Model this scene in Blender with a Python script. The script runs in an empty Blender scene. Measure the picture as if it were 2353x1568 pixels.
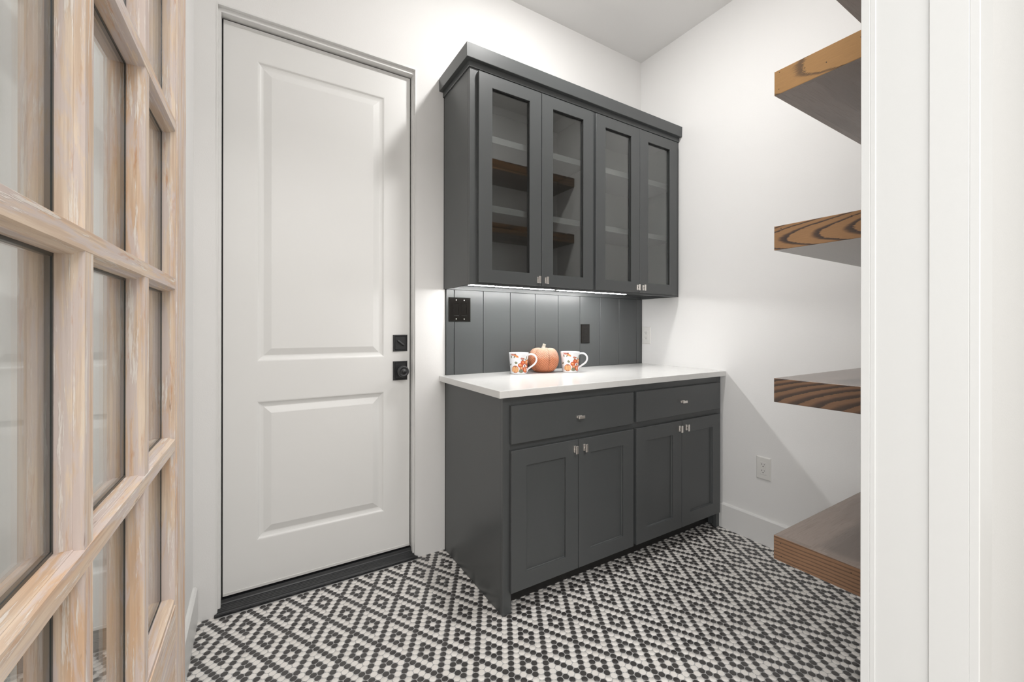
import bpy, bmesh, math, random
from mathutils import Vector, Matrix
import numpy as np

random.seed(7)
PI = math.pi
COL = bpy.context.scene.collection
SC = bpy.context.scene

# ------------------------------------------------------------------ camera
CAM = Vector((-2.3342, -2.0441, 1.1615))
YAW, ROLL, FPX, SHY = 0.5517, 0.0014, 956.25, -29.5
def cam_axes():
    f = Vector((math.sin(YAW), math.cos(YAW), 0))
    r0 = Vector((math.cos(YAW), -math.sin(YAW), 0)); u0 = r0.cross(f)
    r = r0*math.cos(ROLL) + u0*math.sin(ROLL); u = u0*math.cos(ROLL) - r0*math.sin(ROLL)
    return r, u, f
cd = bpy.data.cameras.new('camera'); cam = bpy.data.objects.new('camera', cd); COL.objects.link(cam)
r_, u_, f_ = cam_axes()
M = Matrix.Identity(4)
for k in range(3):
    M[k][0] = r_[k]; M[k][1] = u_[k]; M[k][2] = -f_[k]; M[k][3] = CAM[k]
cam.matrix_world = M
cd.sensor_width = 36.0; cd.sensor_fit = 'HORIZONTAL'
cd.lens = FPX/2353*36.0; cd.shift_y = SHY/2353
cd.clip_start = 0.02; cd.clip_end = 60
SC.camera = cam

# ------------------------------------------------------------------ world, lights, exposure
w = bpy.data.worlds.new('world'); SC.world = w; w.use_nodes = True
w.node_tree.nodes['Background'].inputs[0].default_value = (0.95, 0.97, 1.0, 1)
w.node_tree.nodes['Background'].inputs[1].default_value = 0.5
SC.view_settings.view_transform = 'Standard'; SC.view_settings.look = 'None'
SC.view_settings.exposure = 0.05; SC.view_settings.gamma = 1.0
SC.view_settings.use_curve_mapping = False
E_CAN = 465.0         # small flush globe on the ceiling
P_SIDE = 78.0         # added fill light at the side of the unseen adjoining room
P_HALLC = 56.0        # added overhead fill light in that room
E_LED = 80.0          # under-cabinet bars
def area(name, loc, rot, sx, sy, power, col=(1, 1, 1), shape='RECTANGLE'):
    l = bpy.data.lights.new(name, 'AREA'); l.shape = shape; l.size = sx; l.size_y = sy
    l.energy = power; l.color = col
    o = bpy.data.objects.new(name, l); o.location = loc; o.rotation_euler = rot; COL.objects.link(o)
    return o
area('hall_side_fill', (-4.5, -3.5, 1.55), (0, -PI/2, 0), 2.2, 2.4, P_SIDE, (0.97, 0.985, 1.0))  # added fill, aimed through the doorway to brighten the right wall
area('hall_top_fill', (-2.0, -3.5, 3.03), (0, 0, 0), 1.2, 1.2, P_HALLC, (1, 0.985, 0.965))  # added unseen fill that brightens the view from above the camera side

# ------------------------------------------------------------------ materials
def srgb(r, g, b):
    f = lambda c: (c/255/12.92) if c/255 <= 0.04045 else ((c/255+0.055)/1.055)**2.4
    return (f(r), f(g), f(b), 1)
class NT:
    def __init__(s, name):
        s.m = bpy.data.materials.new(name); s.m.use_nodes = True
        s.t = s.m.node_tree; s.b = s.t.nodes['Principled BSDF']; s.out = s.t.nodes['Material Output']
    def n(s, typ, **kw):
        nd = s.t.nodes.new(typ)
        for k, v in kw.items():
            if k in nd.bl_rna.properties: setattr(nd, k, v)
            else: nd.inputs[k.replace('_', ' ')].default_value = v
        return nd
    def l(s, a, b): s.t.links.new(a, b)
    def math(s, op, a, b=None, c=None, clamp=False):
        nd = s.t.nodes.new('ShaderNodeMath'); nd.operation = op; nd.use_clamp = clamp
        for i, v in enumerate((a, b, c)):
            if v is None: continue
            if isinstance(v, (int, float)): nd.inputs[i].default_value = v
            else: s.l(v, nd.inputs[i])
        return nd.outputs[0]
    def coords(s, scale=(1, 1, 1), kind='Object', rand=False, rot=(0, 0, 0)):
        tc = s.n('ShaderNodeTexCoord'); mp = s.n('ShaderNodeMapping'); mp.inputs['Scale'].default_value = scale
        mp.inputs['Rotation'].default_value = rot
        s.l(tc.outputs[kind], mp.inputs['Vector'])
        if rand:
            oi = s.n('ShaderNodeObjectInfo'); v = s.n('ShaderNodeVectorMath', operation='SCALE'); v.inputs[0].default_value = (37, 17, 53)
            s.l(oi.outputs['Random'], v.inputs['Scale']); s.l(v.outputs[0], mp.inputs['Location'])
        return mp.outputs[0]
    def noise(s, vec, scale=5, detail=4, rough=.5, dist=0):
        nd = s.n('ShaderNodeTexNoise'); s.l(vec, nd.inputs['Vector'])
        nd.inputs['Scale'].default_value = scale; nd.inputs['Detail'].default_value = detail
        nd.inputs['Roughness'].default_value = rough; nd.inputs['Distortion'].default_value = dist
        return nd.outputs['Fac']
    def ramp(s, fac, stops, interp='LINEAR'):
        nd = s.n('ShaderNodeValToRGB'); nd.color_ramp.interpolation = interp
        e = nd.color_ramp.elements
        while len(e) < len(stops): e.new(0.5)
        for el, (p, c) in zip(e, stops): el.position = p; el.color = c
        s.l(fac, nd.inputs[0]); return nd.outputs[0]
    def mix(s, fac, a, b, mode='MIX'):
        nd = s.t.nodes.new('ShaderNodeMix'); nd.data_type = 'RGBA'; nd.blend_type = mode
        for i, v in ((0, fac), (6, a), (7, b)):
            if isinstance(v, (int, float, tuple)): nd.inputs[i].default_value = v
            else: s.l(v, nd.inputs[i])
        return nd.outputs[2]
    def bump(s, h, strength=.2, dist=.001):
        nd = s.n('ShaderNodeBump'); nd.inputs['Strength'].default_value = strength; nd.inputs['Distance'].default_value = dist
        s.l(h, nd.inputs['Height']); s.l(nd.outputs[0], s.b.inputs['Normal'])
    def set(s, col=None, rough=None, metal=None, spec=None):
        if col is not None:
            if isinstance(col, tuple): s.b.inputs['Base Color'].default_value = col
            else: s.l(col, s.b.inputs['Base Color'])
        if rough is not None:
            if isinstance(rough, (int, float)): s.b.inputs['Roughness'].default_value = rough
            else: s.l(rough, s.b.inputs['Roughness'])
        if metal is not None: s.b.inputs['Metallic'].default_value = metal
        if spec is not None: s.b.inputs['Specular IOR Level'].default_value = spec
        return s

MAT = {}
def plain(name, col, rough=.5, metal=0, spec=.5, bump=None):
    t = NT(name); t.set(col, rough, metal, spec)
    if bump: t.bump(t.noise(t.coords(), bump[0], 3), bump[1], bump[2])
    MAT[name] = t.m; return t.m
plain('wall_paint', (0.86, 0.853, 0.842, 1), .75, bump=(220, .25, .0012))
plain('wall_paint_dimmed', (0.66, 0.66, 0.65, 1), .75, bump=(220, .25, .0012))
plain('ceiling_paint', (0.90, 0.895, 0.885, 1), .85, bump=(120, .15, .001))
plain('trim_paint', (0.82, 0.815, 0.80, 1), .38, bump=(60, .03, .0008))
plain('door_paint', (0.82, 0.815, 0.80, 1), .36, bump=(50, .04, .0008))
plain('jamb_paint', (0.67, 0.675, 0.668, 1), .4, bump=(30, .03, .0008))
plain('black_rubber', (0.012, 0.012, 0.011, 1), .6)
plain('black_metal', (0.016, 0.017, 0.019, 1), .38, spec=.6)
plain('black_plastic', (0.009, 0.008, 0.007, 1), .14, spec=.4)
plain('white_plastic', (0.80, 0.79, 0.76, 1), .3)
plain('slot_dark', (0.02, 0.018, 0.015, 1), .7)
plain('sweep_silver', (0.72, 0.71, 0.69, 1), .35)
plain('ceramic_white', (0.82, 0.82, 0.84, 1), .12, spec=.6)
plain('grout', (0.45, 0.445, 0.44, 1), .9, bump=(400, .3, .0006))
plain('hall_floor', (0.46, 0.42, 0.37, 1), .45)
plain('seal', (0.03, 0.035, 0.033, 1), .3)
plain('can_trim', (0.8, 0.8, 0.79, 1), .4)
plain('cabinet_inner', (0.10, 0.102, 0.102, 1), .45)
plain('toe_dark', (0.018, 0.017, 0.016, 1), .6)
# satin charcoal cabinet paint
t = NT('cabinet_paint'); v = t.coords((1, 1, 1))
t.set(t.mix(t.noise(v, 3, 2), (0.076, 0.081, 0.082, 1), (0.082, 0.087, 0.088, 1)), .33, 0, .5)
t.bump(t.noise(v, 55, 3), .05, .0008); MAT['cabinet_paint'] = t.m
# brushed nickel
t = NT('nickel'); v = t.coords((1, 1, 60)); t.set((0.80, 0.76, 0.72, 1), t.math('MULTIPLY_ADD', t.noise(v, 40, 2), .08, .34), 1)
MAT['nickel'] = t.m
# quartz
t = NT('quartz'); v = t.coords()
vein = t.ramp(t.noise(v, 2.3, 6, .6, 1.6), [(0.47, (0, 0, 0, 1)), (0.5, (1, 1, 1, 1)), (0.53, (0, 0, 0, 1))])
vm = t.math('MULTIPLY', vein, .12)
t.set(t.mix(vm, (0.79, 0.785, 0.77, 1), (0.60, 0.59, 0.575, 1)), .17, 0, .5); MAT['quartz'] = t.m
# tiles
for nm, a, b in (('tile_black', (0.052, 0.048, 0.047, 1), (0.074, 0.070, 0.068, 1)), ('tile_white', (0.78, 0.745, 0.705, 1), (0.85, 0.82, 0.785, 1))):
    t = NT(nm); g = t.n('ShaderNodeNewGeometry')
    t.set(t.mix(g.outputs['Random Per Island'], a, b), .30, 0, .5)
    MAT[nm] = t.m
# sill: black painted ribbed
plain('sill_black', (0.017, 0.018, 0.02, 1), .33, bump=(90, .3, .001))
# emission
t = NT('led'); t.b.inputs['Emission Color'].default_value = (1, 0.99, 0.975, 1); t.b.inputs['Emission Strength'].default_value = E_LED; MAT['led'] = t.m
t = NT('can_lens'); t.b.inputs['Emission Color'].default_value = (1, 0.985, 0.965, 1); t.b.inputs['Emission Strength'].default_value = E_CAN; MAT['can_lens'] = t.m
# glass: clear sheet, Schlick reflection over a see-through body
t = NT('glass')
g = t.n('ShaderNodeNewGeometry'); dp = t.n('ShaderNodeVectorMath', operation='DOT_PRODUCT')
t.l(g.outputs['Incoming'], dp.inputs[0]); t.l(g.outputs['Normal'], dp.inputs[1])
c_ = t.math('ABSOLUTE', dp.outputs['Value']); om = t.math('SUBTRACT', 1.0, c_, clamp=True)
fr = t.math('MULTIPLY_ADD', t.math('POWER', om, 5.0), .9, .08, clamp=True)
tr = t.n('ShaderNodeBsdfTransparent'); tr.inputs[0].default_value = (0.975, 0.985, 0.98, 1)
gl = t.n('ShaderNodeBsdfGlossy'); gl.inputs['Roughness'].default_value = 0.0; gl.inputs['Color'].default_value = (1, 1, 1, 1)
mx = t.n('ShaderNodeMixShader'); t.l(fr, mx.inputs[0]); t.l(tr.outputs[0], mx.inputs[1]); t.l(gl.outputs[0], mx.inputs[2])
t.l(mx.outputs[0], t.out.inputs['Surface']); MAT['glass'] = t.m
# oak shelf wood; grain runs along one axis (0=x, 1=y); rings read across z and the other axis
def oak(name, axis, light, dark, sharp=1.0, rough=.33, freq=26):
    t = NT(name); sc = [1.0, 1.0, 1.0]; sc[axis] = .17
    v = t.coords(tuple(sc), rand=True)
    n1 = t.noise(v, 7, 2, .45)
    sep = t.n('ShaderNodeSeparateXYZ'); t.l(v, sep.inputs[0])
    zz = t.math('MULTIPLY', sep.outputs[2], 1.0); ot = t.math('MULTIPLY', sep.outputs[1-axis], .6)
    ph = t.math('ADD', t.math('MULTIPLY_ADD', n1, .26, zz), ot)
    fn = [260, 260, 260]; fn[axis] = 9
    fine = t.noise(t.coords(tuple(fn), rand=True), 1, 3, .6)
    ph = t.math('MULTIPLY_ADD', fine, .012, ph)
    wv = t.math('MULTIPLY_ADD', t.math('SINE', t.math('MULTIPLY', ph, freq*2*PI)), .5, .5)
    msk = t.ramp(wv, [(0.50, (0, 0, 0, 1)), (0.86, (1, 1, 1, 1))])
    c1 = t.mix(fine, light, tuple(x*.62 for x in light[:3])+(1,))
    c = t.mix(t.math('MULTIPLY', msk, sharp), c1, dark)
    st = t.ramp(fine, [(0.38, (1, 1, 1, 1)), (0.46, (0, 0, 0, 1))])
    c = t.mix(t.math('MULTIPLY', st, .55), c, dark)
    t.set(c, rough, 0, .75); t.bump(fine, .35, .0006); MAT[name] = t.m
def oak_end(name, light, dark, ky, kz, bq, zc, seed, amt=1.0, n_amp=.9, wid=.34):
    t = NT(name); tc = t.n('ShaderNodeTexCoord'); sep = t.n('ShaderNodeSeparateXYZ'); t.l(tc.outputs['Object'], sep.inputs[0])
    mp = t.n('ShaderNodeMapping'); mp.inputs['Location'].default_value = (seed, seed*1.7, seed*.6); mp.inputs['Scale'].default_value = (1, .35, 1); t.l(tc.outputs['Object'], mp.inputs[0])
    n1 = t.noise(mp.outputs[0], 17, 2, .5)
    mf = t.n('ShaderNodeMapping'); mf.inputs['Location'].default_value = (seed, 3, 1); mf.inputs['Scale'].default_value = (1, .045, 1); t.l(tc.outputs['Object'], mf.inputs[0])
    streak = t.noise(mf.outputs[0], 620, 2, .6)
    zz = t.math('SUBTRACT', sep.outputs[2], zc); q = t.math('MULTIPLY', t.math('MULTIPLY', zz, zz), bq)
    ph = t.math('MULTIPLY', t.math('ADD', sep.outputs[1], q), ky); ph = t.math('MULTIPLY_ADD', sep.outputs[2], kz, ph)
    ph = t.math('MULTIPLY_ADD', n1, n_amp, ph); ph = t.math('MULTIPLY_ADD', streak, .30, ph)
    fr = t.math('FRACT', t.math('ADD', ph, 20.0))
    msk = t.ramp(fr, [(0.0, (0, 0, 0, 1)), (.04, (1, 1, 1, 1)), (wid*.55, (.85, .85, .85, 1)), (wid, (0, 0, 0, 1))])
    c1 = t.mix(streak, light, tuple(x*.70 for x in light[:3])+(1,))
    c = t.mix(t.math('MULTIPLY', msk, amt), c1, dark)
    t.set(c, .36, 0, .4); t.bump(streak, .25, .0005); MAT[name] = t.m
oak_end('oak_end_top', srgb(150, 114, 82), srgb(74, 60, 50), 8, 30, 20, -.03, 1.2)
oak_end('oak_end_gold', srgb(176, 134, 86), srgb(78, 62, 50), 5.2, 10, 60, -.012, 5.1, .85, .8, .22)
oak_end('oak_end_arch', srgb(158, 120, 84), srgb(60, 50, 48), 13, 0, 85, -.044, 2.3, 1.0, .8, .36)
oak_end('oak_end_dark', srgb(128, 98, 76), srgb(62, 53, 49), 17, 34, 20, -.06, 7.7, .95, .7, .62)
oak_end('oak_end_line', srgb(142, 108, 82), srgb(78, 60, 48), 2.2, 92, 0, 0, 4.4, .8, .9, .42)
oak('oak_edge', 0, (0.24, 0.125, 0.05, 1), (0.045, 0.028, 0.018, 1), .8)
oak('oak_face', 0, (0.25, 0.19, 0.155, 1), (0.13, 0.098, 0.080, 1), .5, .24, 9)
# whitewashed pine
def pine(name, axis):
    t = NT(name)
    def nz(st, sc, det, ro, rot=(0, 0, 0), dist=0):
        v = [1, 1, 1]; v[axis] = st
        return t.noise(t.coords(tuple(v), rot=rot), sc, det, ro, dist)
    g = nz(.035, 210, 4, .6); big = nz(.09, 30, 3, .55)
    base = t.ramp(big, [(0.36, srgb(219, 185, 154)), (0.46, srgb(223, 201, 179)), (0.60, srgb(232, 215, 197))])
    c = t.mix(t.math('MULTIPLY', t.ramp(g, [(0.42, (1, 1, 1, 1)), (0.56, (0, 0, 0, 1))]), .38), base, srgb(182, 152, 130))
    p1 = nz(.10, 60, 6, .68, dist=.5); pm = t.ramp(p1, [(0.47, (0, 0, 0, 1)), (0.54, (1, 1, 1, 1))])
    c = t.mix(t.math('MULTIPLY', pm, .72), c, srgb(212, 200, 198))
    p2 = nz(.07, 120, 5, .7, (.02, .01, .02)); pm2 = t.ramp(p2, [(0.57, (0, 0, 0, 1)), (0.62, (1, 1, 1, 1))])
    c = t.mix(t.math('MULTIPLY', pm2, .8), c, srgb(238, 231, 224))
    p3 = nz(.12, 70, 5, .7, (.03, .02, .01)); pm3 = t.ramp(p3, [(0.60, (0, 0, 0, 1)), (0.70, (1, 1, 1, 1))])
    c = t.mix(t.math('MULTIPLY', pm3, .7), c, srgb(196, 140, 96))
    p4 = nz(.2, 55, 4, .6, (.5, .2, .1)); pm4 = t.ramp(p4, [(0.69, (0, 0, 0, 1)), (0.76, (1, 1, 1, 1))])
    c = t.mix(t.math('MULTIPLY', pm4, .8), c, srgb(118, 84, 62))
    t.set(c, .6, 0, .3)
    t.bump(t.math('ADD', t.math('MULTIPLY', g, .6), t.math('MULTIPLY', pm2, .6)), .5, .0009)
    MAT[name] = t.m
pine('pine_vertical', 2); pine('pine_horizontal', 0)
# pumpkin with carved herringbone: UV u = position in a lobe, v = height along the rib
t = NT('pumpkin_skin'); uv = t.n('ShaderNodeTexCoord'); sp = t.n('ShaderNodeSeparateXYZ'); t.l(uv.outputs['UV'], sp.inputs[0])
tri = t.math('ABSOLUTE', t.math('SUBTRACT', t.math('FRACT', sp.outputs[0]), .5))
ph = t.math('SUBTRACT', t.math('MULTIPLY', sp.outputs[1], 26.0), t.math('MULTIPLY', tri, 7.0))
wv = t.math('MULTIPLY_ADD', t.math('SINE', t.math('MULTIPLY', ph, 2*PI)), .5, .5)
gro = t.ramp(wv, [(0.15, (0, 0, 0, 1)), (0.55, (1, 1, 1, 1))])
wash = t.ramp(t.math('ADD', sp.outputs[1], t.math('MULTIPLY', t.noise(t.coords(), 30, 3), .25)), [(0.62, (0, 0, 0, 1)), (1.0, (1, 1, 1, 1))])
c = t.mix(gro, (0.36, 0.10, 0.035, 1), (0.62, 0.235, 0.115, 1)); c = t.mix(t.math('MULTIPLY', wash, .8), c, (0.70, 0.56, 0.44, 1))
lobe = t.ramp(tri, [(0.47, (0, 0, 0, 1)), (0.5, (1, 1, 1, 1))])
c = t.mix(t.math('MULTIPLY', lobe, .6), c, (0.18, 0.05, 0.02, 1))
t.set(c, .42); t.bump(wv, .9, .0018); MAT['pumpkin_skin'] = t.m
t = NT('pumpkin_stem'); t.set(t.mix(t.noise(t.coords(), 90, 3), (0.40, 0.36, 0.29, 1), (0.66, 0.62, 0.55, 1)), .5); MAT['pumpkin_stem'] = t.m
for nm, c in dict(print_red=(0.50, 0.075, 0.025, 1), print_orange=(0.72, 0.22, 0.06, 1), print_yellow=(0.80, 0.46, 0.20, 1), print_tan=(0.74, 0.38, 0.19, 1),
                  print_brown=(0.22, 0.11, 0.08, 1), print_green=(0.19, 0.19, 0.12, 1), print_pink=(0.50, 0.20, 0.16, 1), print_rust=(0.42, 0.13, 0.05, 1)).items():
    plain(nm, c, .15)

# ------------------------------------------------------------------ mesh helpers
def link(name, bm, mats, parent=None, smooth=False, loc=None, kind=None):
    me = bpy.data.meshes.new(name); bm.normal_update(); bm.to_mesh(me); bm.free()
    if not isinstance(mats, (list, tuple)): mats = [mats]
    for m in mats: me.materials.append(MAT[m])
    if smooth:
        for p in me.polygons: p.use_smooth = True
    o = bpy.data.objects.new(name, me); COL.objects.link(o)
    if loc is not None: o.location = loc
    if parent is not None: o.parent = parent
    if kind: o['kind'] = kind
    return o
def empty(name, loc=(0, 0, 0), rz=0):
    o = bpy.data.objects.new(name, None); o.location = loc; o.rotation_euler = (0, 0, rz); o.empty_display_size = .1; COL.objects.link(o); return o
def tag(o, label, cat, group=None, kind=None):
    o['label'] = label; o['category'] = cat
    if group: o['group'] = group
    if kind: o['kind'] = kind
    return o
def box(bm, x0, x1, y0, y1, z0, z1, bev=0, mi=0, seg=1):
    vs = [bm.verts.new((x, y, z)) for x in (x0, x1) for y in (y0, y1) for z in (z0, z1)]
    fs = [bm.faces.new([vs[i] for i in f]) for f in ((0, 1, 3, 2), (4, 6, 7, 5), (0, 4, 5, 1), (2, 3, 7, 6), (0, 2, 6, 4), (1, 5, 7, 3))]
    for f in fs: f.material_index = mi
    if bev:
        es = list({e for f in fs for e in f.edges})
        r = bmesh.ops.bevel(bm, geom=es, offset=bev, segments=seg, affect='EDGES', profile=.5, clamp_overlap=True)
        for f in r['faces']: f.material_index = mi
def B(*boxes, bev=0, seg=1):
    bm = bmesh.new()
    for b in boxes: box(bm, *b, bev=bev, seg=seg)
    return bm
def quad(bm, pts, mi=0):
    f = bm.faces.new([bm.verts.new(p) for p in pts]); f.material_index = mi; return f
def prism(bm, prof, fn, a, b, mi=0, caps=True):
    """extrude closed profile [(p,q)] ; fn(p,q,t) -> xyz"""
    A = [bm.verts.new(fn(p, q, a)) for p, q in prof]; C = [bm.verts.new(fn(p, q, b)) for p, q in prof]
    n = len(prof); fs = []
    for i in range(n):
        j = (i+1) % n; fs.append(bm.faces.new((A[i], A[j], C[j], C[i])))
    if caps: fs.append(bm.faces.new(A[::-1])); fs.append(bm.faces.new(C))
    for f in fs: f.material_index = mi
def fix(bm): bmesh.ops.recalc_face_normals(bm, faces=bm.faces[:]); return bm
def lathe(bm, prof, n=40, mi=0, cx=0, cy=0, closed=False):
    rings = []
    for r, z in prof:
        if r < 1e-6: rings.append([bm.verts.new((cx, cy, z))])
        else: rings.append([bm.verts.new((cx+r*math.cos(2*PI*k/n), cy+r*math.sin(2*PI*k/n), z)) for k in range(n)])
    for a, b in zip(rings, rings[1:]):
        for k in range(n):
            k2 = (k+1) % n
            if len(a) == 1 and len(b) == 1: continue
            if len(a) == 1: f = bm.faces.new((a[0], b[k], b[k2]))
            elif len(b) == 1: f = bm.faces.new((a[k], b[0], a[k2]))
            else: f = bm.faces.new((a[k], b[k], b[k2], a[k2]))
            f.material_index = mi
def tube(bm, pts, ra, rb, n=12, mi=0, side=None):
    """oval tube through pts; ra along side vector, rb along the other"""
    pts = [Vector(p) for p in pts]; rings = []
    for i, p in enumerate(pts):
        d = (pts[min(i+1, len(pts)-1)]-pts[max(i-1, 0)]).normalized()
        s = Vector(side) if side else Vector((0, 0, 1)).cross(d)
        s = (s-d*s.dot(d)).normalized(); q = d.cross(s)
        A = ra[i] if isinstance(ra, list) else ra; Bq = rb[i] if isinstance(rb, list) else rb
        rings.append([bm.verts.new(p+s*A*math.cos(2*PI*k/n)+q*Bq*math.sin(2*PI*k/n)) for k in range(n)])
    for a, b in zip(rings, rings[1:]):
        for k in range(n):
            f = bm.faces.new((a[k], a[(k+1) % n], b[(k+1) % n], b[k])); f.material_index = mi
    for r in (rings[0][::-1], rings[-1]):
        f = bm.faces.new(r); f.material_index = mi

# ------------------------------------------------------------------ room shell
XL, XR, YB, YN, YH, H = -2.543, 0.0, 0.0, -1.682, -1.83, 3.05
DX0, DX1, DZ = -2.471, -1.645, 2.470       # opening for the exterior door
JX = -1.20                                 # right jamb of the doorway
LX = -2.522
def shell(name, bm, m, label, cat):
    o = link(name, bm, m, kind='structure'); o['label'] = label; o['category'] = cat; return o
shell('wall_back', B((XL-.12, DX0, YB, YB+.14, 0, H), (DX1, XR+.12, YB, YB+.14, 0, H), (DX0, DX1, YB, YB+.14, DZ, H)), 'wall_paint', 'off-white back wall around the panelled door and the cabinets', 'wall')
shell('wall_right', B((XR, XR+.12, YN-.01, YB, 0, H)), 'wall_paint', 'off-white right wall beside the counter with two outlets', 'wall')
shell('wall_left', B((XL-.12, XL, YN-.166, YB, 0, H)), 'wall_paint', 'off-white left wall behind the open glazed wooden door', 'wall')
shell('wall_front', B((JX+.018, 1.6, YH, YN, 0, H), (LX-.018-1.9, LX-.018, YH, YN, 0, H), (LX-.018, JX+.018, YH, YN, 2.50, H)), 'wall_paint', 'white wall holding the doorway at the right edge of the photo', 'wall')
wf = bpy.data.objects['wall_front']; wf.data.materials.append(MAT['wall_paint_dimmed'])
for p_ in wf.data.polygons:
    if p_.normal.y < -.9: p_.material_index = 1      # hall-side faces darkened in colour to tone down the fill light there
shell('ceiling', B((XL-.12, XR+.12, YN-.02, YB+.02, H, H+.1)), 'ceiling_paint', 'plain white ceiling above the cabinets', 'ceiling')
# adjoining room behind the camera
shell('floor_hall', B((-4.6, 1.8, -5.6, YN-.02, -.06, -.002)), 'hall_floor', 'floor of the adjoining room behind the doorway', 'floor')
shell('wall_hall', B((-4.7, -4.56, -5.6, YH, 0, H), (1.6, 1.74, -5.6, YN, 0, H), (-4.7, 1.74, -5.74, -5.6, 0, H)), 'wall_paint', 'white walls of the adjoining room behind the camera', 'wall')
shell('ceiling_hall', B((-4.7, 1.74, -5.7, YN-.02, H, H+.1)), 'ceiling_paint', 'white ceiling of the adjoining room', 'ceiling')

def baseprof(h=.143, th=.015): return [(0, 0), (th, 0), (th, h-.008), (th-.007, h), (0, h)]
bm = bmesh.new(); prism(bm, baseprof(), lambda p, q, t: (XR-p, t, q), -.6, YN); fix(bm)
shell('baseboard_right', bm, 'trim_paint', 'white baseboard on the right wall under the outlet', 'baseboard')
bm = bmesh.new(); prism(bm, baseprof(), lambda p, q, t: (XL+p, t, q), -.002, YN); fix(bm)
shell('baseboard_left', bm, 'trim_paint', 'white baseboard at the foot of the left wall, behind the wooden door', 'baseboard')
bm = bmesh.new(); prism(bm, baseprof(), lambda p, q, t: (t, YN+p, q), JX+.1, XR-.016); fix(bm)
shell('baseboard_front', bm, 'trim_paint', 'white baseboard under the wooden shelves', 'baseboard')

# doorway jamb on the right: casing, jamb board, stop
tj = empty('trim_1'); tag(tj, 'white doorway jamb filling the right edge of the photo', 'door jamb', kind='structure')
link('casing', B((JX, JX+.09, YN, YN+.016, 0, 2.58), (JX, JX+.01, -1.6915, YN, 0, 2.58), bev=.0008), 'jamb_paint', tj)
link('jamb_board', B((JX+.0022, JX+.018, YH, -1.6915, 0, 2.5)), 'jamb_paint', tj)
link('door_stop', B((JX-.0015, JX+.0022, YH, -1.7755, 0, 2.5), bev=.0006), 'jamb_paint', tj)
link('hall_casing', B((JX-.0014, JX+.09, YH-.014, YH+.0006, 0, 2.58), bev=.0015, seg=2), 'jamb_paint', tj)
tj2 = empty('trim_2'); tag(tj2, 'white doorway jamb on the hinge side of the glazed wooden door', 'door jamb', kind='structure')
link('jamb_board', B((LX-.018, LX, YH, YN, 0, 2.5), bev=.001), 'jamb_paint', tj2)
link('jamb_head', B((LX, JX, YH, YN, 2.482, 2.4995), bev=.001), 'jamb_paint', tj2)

# ------------------------------------------------------------------ tiled floor
fl = link('floor', B((XL-.1, XR+.1, YN-.02, YB+.12, -.06, -.0007)), 'grout', kind='structure')
fl['label'] = 'penny round mosaic floor in black and white nested diamonds'; fl['category'] = 'floor'
PT = .02334; RT = .01088
OX, OY = -1.4645, -.7348
vx, vy = PT*.5, -PT*math.sqrt(3)/2
tiles = []
for a in range(-160, 200):
    for b in range(-160, 200):
        # position from the white centre (3,3)
        x = OX+(a-3)*vx+(b-3)*(-vx); y = OY+(a-3)*vy+(b-3)*vy
        if x < OX: x = OX+(x-OX)*.990      # sheets on the left were laid a hair tighter
        if x < XL-.006 or x > XR+.006 or y > .03 or y < YN-.012: continue
        if y > -.006 and not (DX0 < x < DX1): continue
        if DX0-.01 < x < DX1+.01 and y > -.020: continue
        if x > -1.46 and y > -.50: continue
        i, j = a % 6, b % 6
        black = i == 0 or j == 0 or (i in (2, 3, 4) and j in (2, 3, 4) and not (i == 3 and j == 3))
        tiles.append((x, y, black))
def tile_arrays(n=14):
    ang = [2*PI*k/n for k in range(n)]
    vs = []
    for r, z in ((RT, -.0010), (RT, -.0004), (RT-.0005, 0.0)):
        vs += [(r*math.cos(t), r*math.sin(t), z) for t in ang]
    fs = []
    for L in range(2):
        for k in range(n): fs.append((L*n+k, L*n+(k+1) % n, (L+1)*n+(k+1) % n, (L+1)*n+k))
    return np.array(vs), fs, list(range(2*n, 3*n))
TV, TQ, TN = tile_arrays()
def tile_mesh(name, mat):
    me = bpy.data.meshes.new(name); me.from_pydata(TV.tolist(), [], TQ+[TN]); me.materials.append(MAT[mat]); return me
tmB, tmW = tile_mesh('tile_dark', 'tile_black'), tile_mesh('tile_light', 'tile_white')
def pix(x, y, z=0):
    d = Vector((x, y, z))-CAM; zz = d.dot(f_)
    if zz < .05: return None
    return (2353/2+FPX*d.dot(r_)/zz, 784+SHY-FPX*d.dot(u_)/zz, zz)
near = []
for k, (x, y, bl) in enumerate(tiles):
    p = pix(x, y)
    if p and 445 < p[0] < 1960 and p[1] < 1556: near.append((p[2], k))
near.sort(); chosen = {k for _, k in near[:300]}
for k in sorted(chosen):
    x, y, bl = tiles[k]
    o = bpy.data.objects.new('tile', tmB if bl else tmW); o.location = (x, y, 0); COL.objects.link(o); o.parent = fl
rest = [t_ for k, t_ in enumerate(tiles) if k not in chosen]
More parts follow.
